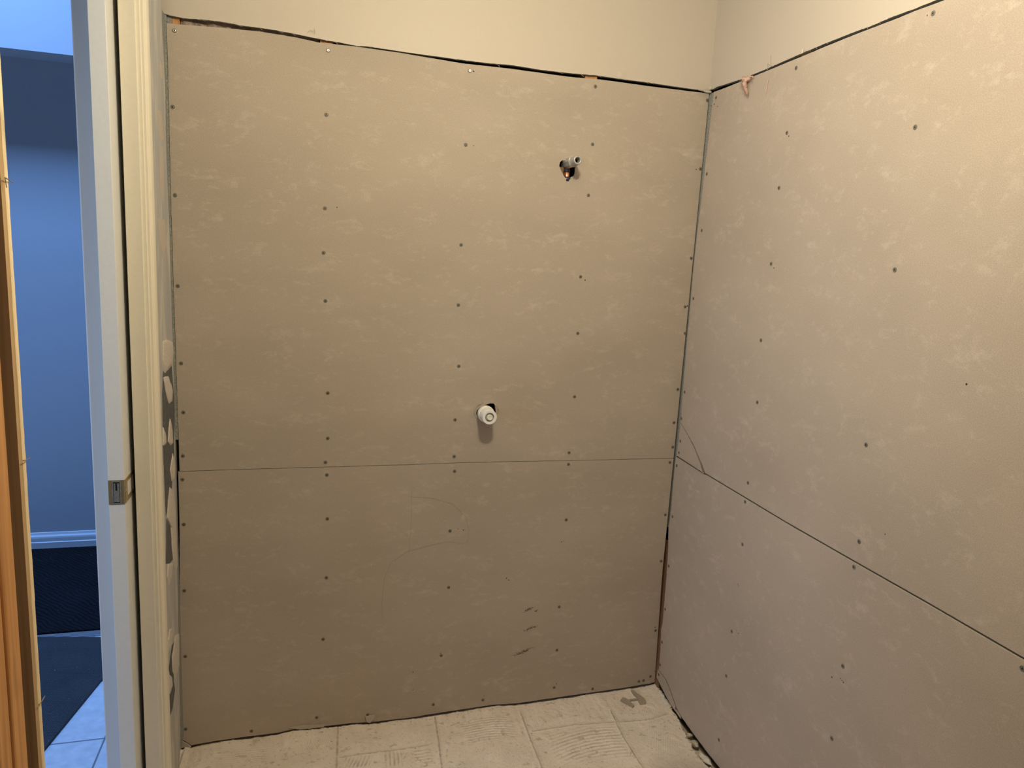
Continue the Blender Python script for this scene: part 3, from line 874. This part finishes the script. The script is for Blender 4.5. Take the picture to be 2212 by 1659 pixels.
def floor_h(x, y):
    v = Vector((x, y, 0))
    dark_tone = 0.0
    gap = .0045 + .0045 * noise.noise(Vector((x * 9, 2.2, 0))) + .002 * noise.noise(Vector((x * 60, 4.2, 0)))
    zb = lerp_pts(BBz, x) - max(.0005, gap)
    z = zb * (1 - ss(-y / .30)) + 0.0 * ss(-y / .30)
    z += .0022 * noise.noise(v * 9) + .0011 * noise.noise(v * 34 + Vector((3, 1, 0))) + .00055 * noise.noise(v * 120)
    for (cx, cy), (hx, hy), ang, sp, h, bend in COMBS:
        ux, uy = (x - cx) / hx, (y - cy) / hy
        w = ss(1.6 - 1.6 * max(abs(ux), abs(uy)) + .35 * noise.noise(v * 40 + Vector((cx * 50, 0, 0))))
        if w <= 0:
            continue
        ca, sa = math.cos(ang), math.sin(ang)
        lx, ly = (x - cx) * ca + (y - cy) * sa, -(x - cx) * sa + (y - cy) * ca
        ly += bend * lx * lx + .0015 * noise.noise(v * 25)
        s = math.sin(2 * math.pi * ly / sp)
        z += 2.3 * w * h * (ss(.5 + .9 * s) - .5) * (1 + .6 * noise.noise(v * 50))
        dark_tone = max(dark_tone, w * ss(-.2 - s) * min(1, h / .0012) * (.80 + .9 * noise.noise(v * 32 + Vector((7, 0, 0)))))
    for l in FLOOR_JOINTS:
        for a, b in zip(l, l[1:]):
            if min(a[0], b[0]) - .02 < x < max(a[0], b[0]) + .02 and min(a[1], b[1]) - .02 < y < max(a[1], b[1]) + .02:
                d = segd((x, y), a, b) + .002 * noise.noise(v * 70)
                z += .0018 * max(0, 1 - abs(d - .004) / .004) - .0016 * max(0, 1 - d / .003)
                dark_tone = max(dark_tone, .9 * max(0, 1 - d / .0045))
    # pock marks
    c = noise.noise(v * 62 + Vector((9, 4, 0)))
    if c > .56:
        z -= (c - .56) * .016
        dark_tone = max(dark_tone, min(.7, (c - .56) * 7))
    # faint fine combing all over, in patches of changing direction
    q = noise.noise(v * 5.5 + Vector((1, 9, 0)))
    an = 1.1 if q > .12 else (-.5 if q < -.12 else .15)
    ly = -x * math.sin(an) + y * math.cos(an) + .002 * noise.noise(v * 22)
    z += .00042 * math.sin(2 * math.pi * ly / .0068) * ss(.5 + 1.6 * noise.noise(v * 14 + Vector((5, 5, 0))))
    c = noise.noise(v * 24 + Vector((2, 8, 0)))
    if c > .38:
        z += min(.10, c - .38) * .018
    # broken away along the right wall
    e = lerp_pts(EDGE, y) + .006 * noise.noise(Vector((y * 30, 3, 0))) + .003 * noise.noise(Vector((y * 110, 6, 0)))
    z -= .030 * ss((x - e + .003) / .008)
    # ragged at the back edge
    e2 = .003 * noise.noise(Vector((x * 26, 5, 0))) + .0025 * noise.noise(Vector((x * 110, 7, 0))) - .001
    z -= .012 * ss((y - e2 + .002) / .006)
    # left edge
    e3 = -1.612 + .003 * noise.noise(Vector((y * 40, 8, 0)))
    z -= .010 * ss((e3 + .004 - x) / .006)
    HOLLOW_TONE[0] = dark_tone
    return z


bm = bmesh.new()
dl = bm.verts.layers.float.new('hollow_tone')


def fv(x, y):
    v = bm.verts.new((x, y, floor_h(x, y)))
    v[dl] = HOLLOW_TONE[0]
    return v


xs = [-1.622 + i * .0026 for i in range(int(1.645 / .0026) + 1)]
ys = [.030 - j * .0026 for j in range(int(.50 / .0026) + 1)]
ys += [ys[-1] - .009 * (j + 1) for j in range(56)]
grid = [[fv(x, y) for x in xs] for y in ys]
for r0, r1 in zip(grid, grid[1:]):
    for k in range(len(xs) - 1):
        bm.faces.new([r0[k], r0[k + 1], r1[k + 1], r1[k]])
floor = tag(link('floor', bm, M['floor'], smooth=True), 'old combed pale mortar on the shower floor', 'floor', kind='structure')
bm = bmesh.new()
box(bm, WX - .005, .09, YF, ys[-1] + .002, -.06, -.001)
box(bm, WX - .12, .12, ys[-1], .1, -.08, -.045)
link('subfloor', bm, M['shade'], floor)

# ------------------------------------------------------------------ behind the boards: studs, insulation, backing
def back_stud(xa, xb, label, mat='stud', z0=0, z1=2.46, ya=.0140, yb=.095):
    return tag(link('wall_stud', bx(xa, xb, ya, yb, z0, z1), M[mat]), label, 'wall stud')


back_stud(-1.5945, -1.5765, 'orange stud end in the gap at the top left of the back board')
back_stud(-1.2160, -1.1820, 'orange stud showing in the top gap above the second column of screws')
back_stud(-.4240, -.3850, 'orange stud showing in the top gap above the grey shower pipe')
tag(link('wall_stud', bx(.0040, .040, -.030, .0300, 0, .565), M['stud_brown']), 'brown stud showing in the open corner gap between the lower boards', 'wall stud')
tag(link('wall_stud', bx(.0140, .09, -.4750, -.4400, 0, 2.46), M['stud']), 'orange stud showing in the gap above the right board', 'wall stud')

bm = bmesh.new()
nx, nz = 90, 40
g = [[bm.verts.new((-1.575 + .355 * i / nx, .026 + .012 * noise.noise(Vector((i * .16, j * .3, 1))) + .006 * noise.noise(Vector((i * .6, j * .9, 2))) , 1.86 + .275 * j / nz)) for i in range(nx + 1)] for j in range(nz + 1)]
g2 = [[bm.verts.new((v.co.x, .095, v.co.z)) for v in row] for row in (g[0], g[-1])]
for r0, r1 in zip(g, g[1:]):
    for k in range(nx):
        bm.faces.new([r0[k], r0[k + 1], r1[k + 1], r1[k]])
for row, b in ((g[0], g2[0]), (g[-1], g2[1])):
    for k in range(nx):
        bm.faces.new([row[k], row[k + 1], b[k + 1], b[k]])
tag(link('insulation_batt', bm, M['insulation'], smooth=True), 'dusty pinkish brown insulation in the top left gap of the back wall', 'insulation')

bs = [(y - .0002, z) for y, z in RIGHT_EDGE_UPPER + RIGHT_EDGE_CORNER + RIGHT_EDGE_LOWER[:4]]
tag(link('backing_strip', slab([(.030, bs[0][1]), (.030, bs[-1][1])] + list(reversed(bs)), mapR, .005, side_mi=0), M['grey_core']),
    'grey green backing strip in the upper corner gap between the boards', 'backing strip')
for o in COL.objects:
    if o.name == 'backing_strip':
        o.location.x += .0030
bm = bmesh.new()
lathe(bm, [(.009, .5655), (.009, .578), (.0105, .579), (.0105, .588), (.008, .590)], (.0145, -.004, 0), 'z', 16)
tag(link('pipe_end', bm, M['red_pipe']), 'dark red pipe end in the black corner gap, on top of the brown stud', 'pipe')
# ------------------------------------------------------------------ cement boards with their screws
def screw_mesh(bright):
    """countersunk head in its crater: dished ring, head, raised black cross painted as recess shade; axis +Y into the wall"""
    bm = bmesh.new()
    lathe(bm, [(.0056, -.00005), (.0054, -.0006), (.0046, -.0009), (.0042, -.0003), (.0039, .0004)], (0, 0, 0), 'y', 20, 2, cap=False)
    k = -.0022 if bright else -.0004
    lathe(bm, [(.0042, .0004), (.0040, k), (.0030, k - .0003), (.0012, k - .0003)], (0, 0, 0), 'y', 20, 0)
    for r in range(2):
        w, l = .0006, .0023
        a, b = (l, w) if r else (w, l)
        box(bm, -a, a, k - .00045, k - .0002, -b, b, 1)
    bmesh.ops.recalc_face_normals(bm, faces=bm.faces[:])
    me = bpy.data.meshes.new('screw_bright' if bright else 'screw')
    bm.to_mesh(me)
    bm.free()
    for m in (M['screw_bright'] if bright else M['screw'], M['black'], M['crater']):
        me.materials.append(m)
    return me


SCREW, SCREW_BRIGHT = screw_mesh(False), screw_mesh(True)


def screws(parent, pts, side, bright=(), off=None):
    for i, (u, z) in enumerate(pts):
        o = bpy.data.objects.new('screw', SCREW_BRIGHT if i in bright else SCREW)
        COL.objects.link(o)
        o.parent = parent
        e = off(u, z) if off else 0
        w = Vector((u, -.0002 + e, z)) if side == 'B' else Vector((-.0002 + e, u, z))
        o.location = w - WORLD[parent.name]
        rz = 0 if side == 'B' else -math.pi / 2
        o.rotation_euler = Matrix.Rotation(rz, 3, 'Z').to_euler()
        o.rotation_euler = (Matrix.Rotation(rz, 3, 'Z') @ Matrix.Rotation(random.uniform(0, 1.5), 3, 'Y')).to_euler()
        if i in bright:
            o['label'] = 'bright silver screw head'


def pits(bm, pts, mapf, r=.0021):
    """small stray bored holes: flat dark discs on the face, painted as the shade inside"""
    for i, (u, z) in enumerate(pts):
        rr = r * (.7 + .5 * ((i * 37) % 10) / 10)
        ring = [bm.verts.new(mapf(u + rr * math.cos(k * .7854), z + rr * math.sin(k * .7854), -.00015)) for k in range(8)]
        c = bm.verts.new(mapf(u, z, -.00012))
        for k in range(8):
            bm.faces.new([ring[k], ring[(k + 1) % 8], c]).material_index = 2


def wob(bm, mapf_axis, amp=.0):
    return bm


MB = [M['board_back'], M['core'], M['hole']]
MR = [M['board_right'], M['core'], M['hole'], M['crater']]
TH = .012
jb_up = [(x, z + .0009) for x, z in JOINT_BACK]
jb_lo = [(x, z - .0009) for x, z in JOINT_BACK]

left_up = [p for p in BOARD_LEFT if p[1] > JOINT_BACK[0][1] + .01]
left_lo = [p for p in BOARD_LEFT if p[1] < JOINT_BACK[0][1] - .01]
outline = (densify(BOARD_TOP_BACK, .010, .0005, 2, closed=False) + [jb_up[-1]] + densify(list(reversed(jb_up)), .008, .0005, 7, closed=False)[1:]
           + densify(list(reversed(left_up))[:-1], .008, .0008, 8, closed=False))
bm = slab(outline, mapB, TH, holes=[densify(HOLE_HEAD, .003, .0009, 3), densify(HOLE_VALVE, .003, .0009, 4)])
pits(bm, PITS_BACK_UPPER, mapB)
# torn lips of paper-thin facing round the two pipe holes
board = tag(link('cement_board', bm, MB), 'large upper cement board on the back wall, pierced by two pipes', 'cement board', 'cement boards')
bm = bmesh.new()
q = [(-.4455, 1.7960), (-.4430, 1.8330), (-.4340, 1.8280), (-.4270, 1.8120), (-.4300, 1.7990), (-.4380, 1.7935)]
c = (sum(p[0] for p in q) / len(q), sum(p[1] for p in q) / len(q))
rim = [bm.verts.new(mapB(u, z, -.0003)) for u, z in densify(q, .004, .001, 5)]
mid = bm.verts.new(mapB(c[0] - .002, c[1], -.004))
for k in range(len(rim)):
    bm.faces.new([rim[k], rim[(k + 1) % len(rim)], mid])
link('torn_lip', bm, MB[0], board)
for (cx, cz, rx, rz, a0, a1, seed) in [(-.699, 1.0520, .033, .029, 1.75, 3.9, 1), (-.685, 1.056, .034, .026, -.4, .6, 2)]:
    pts = []
    for k in range(14):
        a = a0 + (a1 - a0) * k / 13
        q = 1 + .06 * noise.noise(Vector((k * .9, seed, 0)))
        pts.append((cx + rx * q * math.cos(a), -.0014 - .0008 * math.sin(k), cz + rz * q * math.sin(a)))
    bm = bmesh.new()
    tube(bm, pts, lambda t: .0006 + .0016 * math.sin(math.pi * t), 6)
    link('torn_lip', bm, MB[0], board)
bm = bmesh.new()
pts = [(-.487 + .004 * k, -.002, 1.846 + .0030 * math.sin(k * .9) + .0012 * k) for k in range(9)]
tube(bm, pts, lambda t: .0004 + .0014 * math.sin(math.pi * t), 6)
link('torn_lip', bm, MB[0], board)
screws(board, SCREWS_BACK_UPPER, 'B', bright=(0, 7, 15))

outline = (densify([(left_lo[0][0], jb_lo[0][1])] + jb_lo, .008, .0005, 11, closed=False) + [(jb_lo[-1][0] - .002, .45)]
           + densify(list(reversed(BOARD_BOTTOM)), .006, .0012, 12, closed=False) + [CHIP_LEFT[2], CHIP_LEFT[1], CHIP_LEFT[0]]
           + densify(list(reversed(left_lo))[1:], .008, .0008, 13, closed=False))
bm = slab(outline, mapB, TH)
pits(bm, PITS_BACK_LOWER, mapB, .0019)
board = tag(link('cement_board', bm, MB), 'lower cement board on the back wall, standing on the mortar floor', 'cement board', 'cement boards')
screws(board, SCREWS_BACK_LOWER, 'B')
ch = [(u + .001, z - .0055) for u, z in CHIP_LEFT[:4]] + CHIP_LEFT[4:]
bm = slab(ch, lambda u, z, d: Vector((u, d - .002, z)), TH)
link('broken_corner', bm, MB, board)
for q, o in (([(-1.0573, .0204), (-1.0240, .0226), (-1.0275, .0090), (-1.0410, -.0030), (-1.0510, .0010)], .004), ([(-1.2995, .0125), (-1.2500, .0155), (-1.1830, .0090), (-1.1900, .0010), (-1.2650, .0020)], .002)):
    bm = slab(densify(q, .006, .0012, 15), lambda u, z, d: Vector((u, d - o - .2 * max(0, .02 - z), z)), .0018, side_mi=0)
    link('chipped_flake', bm, MB, board)
# dragged mortar smudges and pencil curves on the lower back board
for (cx, cz, w, h, n, a) in [(-.509, .352, .022, .012, 26, .35), (-.498, .280, .030, .012, 26, .35), (-.5185, .1947, .042, .013, 60, .35), (-.480, .345, .008, .008, 8, 0)]:
    bm = bmesh.new()
    for k in range(n * 3):
        s, t = random.gauss(0, .42), random.gauss(0, .20)
        u, z = cx + w * s * math.cos(a) - h * t * math.sin(a), cz + w * s * math.sin(a) + h * t * math.cos(a)
        r = random.uniform(.0004, .0013)
        g = bmesh.ops.create_icosphere(bm, subdivisions=1, radius=r)
        for v in g['verts']:
            v.co = Vector((u + v.co.x * 2.4, v.co.y * .25 - .0001, z + v.co.z * .8))
    link('mortar_smudge', bm, M['smudge'], board)
bm = bmesh.new()


def pencil(p):
    pts = [(u, -.0001, z) for u, z in p]
    tube(bm, pts, .00035, 4)


pencil([(-.9249, .7953), (-.9225, .72), (-.9235, .66), (-.928, .592)])
pencil([(-.93, .775), (-.86, .768), (-.79, .745), (-.745, .700), (-.731, .650), (-.735, .610), (-.755, .607), (-.80, .617), (-.86, .606), (-.9325, .590), (-.985, .555), (-1.005, .50), (-1.010, .42), (-1.008, .36)])
link('pencil_line', bm, M['crater'], board)

# right wall, upper sheet with its broken corner
jr_up = [(y, z + .0028) for y, z in JOINT_RIGHT[1:]]
jr_lo = [(y, z - .0026) for y, z in JOINT_RIGHT]
reu = [(y - .003, z) for y, z in RIGHT_EDGE_UPPER]
outline = (densify(list(BOARD_TOP_RIGHT[1:]), .010, .0005, 21, closed=False) + [(-2.55, 2.106), (-2.55, jr_up[-1][1] + .0)]
           + list(reversed(jr_up)) + densify(list(reversed(BREAK_CORNER)), .006, .0012, 22, closed=False)
           + densify(list(reversed(reu)), .010, .0016, 23, closed=False))
bm = slab(outline, mapR, TH)
pits(bm, PITS_RIGHT_UPPER, mapR)
board = tag(link('cement_board', bm, MR), 'largest cement board, upper right wall, with a cracked lower left corner', 'cement board', 'cement boards')
screws(board, SCREWS_RIGHT_UPPER, 'R')


def tilt(y):
    return -.0055 * max(0, (-y - .03) / .18)


cor = densify([(y - .003, z) for y, z in RIGHT_EDGE_CORNER] + [(-.2035, .8880)], .008, .0008, 25, closed=False)
brk = densify([(y + .0016 + .0065 * ss((.925 - z) / .03), z - .0008) for y, z in reversed(BREAK_CORNER)], .006, .0012, 26, closed=False)
bm = slab(cor + brk, lambda u, z, d: Vector((tilt(u) + d, u, z)), TH, side_mi=3)  # dark sides paint the crack as a shaded gap
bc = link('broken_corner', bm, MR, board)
screws(bc, SCREWS_RIGHT_CORNER, 'R', off=lambda u, z: tilt(u))

# right wall, lower sheet with its cracked foot
rel = [(y - .003, z) for y, z in RIGHT_EDGE_LOWER]
outline = (list(jr_lo) + [(-2.55, jr_lo[-1][1]), (-2.55, .003)] + densify(list(reversed(RIGHT_BOTTOM)), .008, .0010, 31, closed=False)
           + densify(list(reversed(BREAK_CHIP)), .006, .0009, 32, closed=False) + densify(list(reversed(rel)), .008, .0022, 33, closed=False))
bm = slab(outline, mapR, TH)
pits(bm, PITS_RIGHT_LOWER, mapR, .0018)
board = tag(link('cement_board', bm, MR), 'lower cement board on the right wall, with a broken strip at its foot', 'cement board', 'cement boards')
screws(board, SCREWS_RIGHT_LOWER, 'R')
chip = [(y + .0030, z - .0012) for y, z in BREAK_CHIP]
low = list(reversed(CHIP_BOTTOM))
bm = slab(densify(chip, .006, .0009, 34, closed=False) + densify(low, .006, .0012, 35, closed=False), lambda u, z, d: Vector((d - .0012, u, z)), TH, side_mi=3)  # broken sides coloured dark in place of shade in the crack
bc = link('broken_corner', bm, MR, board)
screws(bc, SCREWS_RIGHT_CHIP, 'R', off=lambda u, z: -.0012)

# ------------------------------------------------------------------ plumbing
sv = empty('shower_valve', (-.6975, 0, 1.049), 'capped white plastic shower valve poking through the back board', 'shower valve')
c = (-.6975, 0, 1.049)
bm = bmesh.new()
lathe(bm, [(.022, .06), (.022, -.010), (.0262, -.012), (.0268, -.016), (.0268, -.026), (.0255, -.030), (.0240, -.0305), (.0240, -.046), (.0236, -.060), (.0232, -.0690), (.0222, -.0705), (.0152, -.0705), (.0146, -.0700), (.0143, -.060)], c, 'y', 72, cap=False)
link('plastic_cap', bm, M['plastic'], sv)
bm = bmesh.new()
lathe(bm, [(.0146, -.058), (.0144, -.063), (.009, -.0642), (.0085, -.0642)], c, 'y', 40)
link('cap_recess', bm, M['plastic_grey'], sv, smooth=True)
bm = bmesh.new()
lathe(bm, [(.0088, -.060), (.0088, -.074), (.0080, -.0752), (.0062, -.0752), (.0056, -.0742), (.0036, -.0740)], c, 'y', 32)
link('stem', bm, M['stem'], sv)

hp = empty('shower_pipe', (-.4655, .03, 1.79), 'grey threaded shower pipe stub with copper elbow, in upper back board hole', 'shower pipe')
c = (-.4655, 0, 1.8435)
bm = bmesh.new()
lathe(bm, [(.0165, .030), (.0165, -.012), (.0160, -.040), (.0162, -.048), (.0152, -.052)], c, 'y', 8)
lathe(bm, [(.0168, -.040), (.0168, -.046), (.0130, -.047)], c, 'y', 32)
link('fitting', bm, M['pipe'], hp)
bm = bmesh.new()
pr = [(.0128, -.040)]
for k in range(7):
    t = -.048 - k * .0045
    pr += [(.0126, t), (.0136, t - .0011), (.0136, t - .0022), (.0126, t - .0034)]
pr += [(.0132, -.0800), (.0126, -.0812), (.0086, -.0812), (.0080, -.0800), (.0078, -.050)]
lathe(bm, pr, c, 'y', 40, cap=False)
link('threaded_stub', bm, M['pipe'], hp, smooth=True)
bm = bmesh.new()
lathe(bm, [(.0079, -.052), (.0040, -.051)], c, 'y', 24)
link('bore', bm, M['black'], hp)  # black disc painted for the darkness inside the stub
bm = bmesh.new()
lathe(bm, [(.0085, -.075), (.0085, .0)], (-.4655, .010, 1.836), 'z', 24)
link('copper_pipe', bm, M['copper'], hp, smooth=True)
for z0, z1 in ((-.0190, -.0115), (-.0480, -.0330)):
    bm = bmesh.new()
    lathe(bm, [(.0095, z0), (.0112, z0 + .001), (.0112, z1 - .001), (.0095, z1)], (-.4655, .010, 1.836), 'z', 24)
    link('navy_collar', bm, M['navy'], hp, smooth=True)
tag(link('wood_block', bx(-.530, -.4745, .016, .052, 1.60, 1.832), M['stud_brown']), 'brown wood blocking just inside the shower pipe hole', 'wood block')

# ------------------------------------------------------------------ insulation tuft, loose mortar
bm = bmesh.new()
pt = [(-.001, -.206, 2.094), (-.009, -.214, 2.096), (-.012, -.220, 2.086), (-.010, -.224, 2.072), (-.006, -.229, 2.060), (-.004, -.231, 2.050)]
tube(bm, pt, lambda t: .0080 * (1 - t) ** .7 + .0008, 16)
tube(bm, [(-.002, -.192, 2.108), (-.008, -.206, 2.102), (-.010, -.216, 2.094)], lambda t: .0035 + .004 * t, 12)
tube(bm, [(-.002, -.248, 2.098), (-.007, -.234, 2.098), (-.010, -.220, 2.092)], lambda t: .0025 + .004 * t, 12)
bmesh.ops.subdivide_edges(bm, edges=bm.edges[:], cuts=3, use_grid_fill=True)
for v in bm.verts:
    p = v.co.copy()
    v.co = p + Vector((.002, .0042, .0042)) * noise.noise(p * 160) + Vector((.0012, .0026, .0026)) * noise.noise(p * 520 + Vector((3, 1, 2)))
for k in range(420):
    t = random.random() ** 1.2
    i = min(4, int(t * 5))
    p = Vector(pt[i]).lerp(Vector(pt[i + 1]), t * 5 - i)
    if k % 4 == 0:
        p = Vector((-.006, random.uniform(-.246, -.194), 2.100 - .006 * random.random()))
    a = random.uniform(0, 6.28)
    L = random.uniform(.006, .017) * (1.1 - .6 * t)
    d = Vector((random.uniform(-.6, .1), math.cos(a), math.sin(a) - .35)) * L
    tube(bm, [p, p + d * .6, p + d + Vector((0, 0, -.002))], .00025, 3)
tag(link('insulation_tuft', bm, M['tuft'], smooth=True), 'pink insulation tuft hanging from the gap above the right board', 'insulation')
bm = bmesh.new()
tube(bm, [(-.001, -.324, 2.085), (-.003, -.3225, 2.066), (-.002, -.3190, 2.046), (-.001, -.3165, 2.036)], lambda t: .0009 * math.sin(.4 + 2.6 * t) + .0002, 5)
tag(link('fibre_strand', bm, M['tuft']), 'thin pink fibre stuck to the right board beside the tuft', 'fibre')

bm = bmesh.new()
chunk(bm, (-.008, -.006, 2.104), .010, 3, (1.6, .6, .5))
chunk(bm, (-.030, -.004, 2.107), .007, 8, (2.0, .5, .5))
chunk(bm, (-.004, -.012, 2.114), .006, 5, (.7, .7, 1.0))
tag(link('plaster_crumb', bm, M['core']), 'crumbled plaster lump where the top edges meet in the corner', 'plaster')


def fpos(x, y):
    return floor_h(x, y)


def shard(poly2, th, label, seed, lift=.001):
    bm = bmesh.new()
    P = densify(poly2, .008, .0012, seed)
    base = max(floor_h(*p) for p in P) + lift * 0
    lo = min(floor_h(*p) for p in P)
    fr = [bm.verts.new((u, v, base + th + .002 * noise.noise(Vector((u * 60, v * 60, seed))))) for u, v in P]
    bk = [bm.verts.new((u, v, lo + .0005)) for u, v in P]
    tr = tessellate_polygon([[Vector((u, v, 0)) for u, v in P]])
    for t in tr:
        bm.faces.new([fr[i] for i in t])
        bm.faces.new([bk[i] for i in t])
    for k in range(len(P)):
        bm.faces.new([fr[k], fr[(k + 1) % len(P)], bk[(k + 1) % len(P)], bk[k]])
    return tag(link('mortar_shard', bm, M['shard']), label, 'mortar shard', 'loose mortar shards in the corner')


M['shard'] = plain('greyish_mortar_shard', (0.37, 0.315, 0.25), 0.9, var=0.12, scale=150, bmp=.3)
shard(SHARD_A, .004, 'grey brown wedge shaped mortar shard on the floor, left one near the corner', 3)
shard(SHARD_B, .0055, 'long grey brown mortar shard on the floor, right one pointing at the corner', 5)

M['rubble'] = plain('rubble_stone', (0.52, 0.46, 0.38), 0.95, var=0.25, scale=160, bmp=.5)
M['rubble_pale'] = plain('pale_rubble', (0.66, 0.62, 0.55), 0.9, var=0.15, scale=60)
bm = bmesh.new()
chunk(bm, (-.012, -.392, -.007), .016, 12, (.75, 1.7, .45), .2)
tag(link('rubble_piece', bm, M['rubble_pale']), 'largest pale rubble lump in the gap at the foot of the right wall', 'rubble')
for i, (x, y, z, s, lab) in enumerate([
        (-.004, -.315, -.010, .012, 'brown rubble lump just behind the largest pale lump by the right wall'),
        (.000, -.270, -.010, .009, 'small rubble lump near the broken board strip by the right wall'),
        (-.004, -.455, -.010, .013, 'rubble lump nearest the camera at the foot of the right wall'),
        (.000, -.070, .010, .008, 'pale crumb at the broken strip, nearest the back corner'),
        (-.004, -.100, .009, .007, 'pale crumb by the broken strip, second from the back corner'),
        (-.008, -.135, .008, .009, 'pale crumb by the broken strip, third from the back corner')]):
    bm = bmesh.new()
    chunk(bm, (x, y, z), s, 20 + i, (.9, 1.3, .7), i)
    tag(link('rubble_piece', bm, M['rubble'] if i < 3 else M['rubble_pale']), lab, 'rubble', 'rubble along the right wall')
bm = bmesh.new()
for k in range(120):
    y = random.uniform(-.47, -.03)
    x = lerp_pts(EDGE, y) + random.uniform(-.006, .014)
    chunk(bm, (x, y, floor_h(x, y) + .002), random.uniform(.0012, .0042), k, (1, 1.3, .6), k, 1)
for k in range(90):
    x = random.uniform(-1.55, -.05)
    y = random.uniform(-.020, -.003)
    chunk(bm, (x, y, floor_h(x, y) + .0004), random.uniform(.0008, .0024), k, (1.4, 1, .6), k, 1)
tag(link('mortar_grit', bm, M['rubble']), 'fine mortar grit strewn along the foot of both walls', 'grit', kind='stuff')
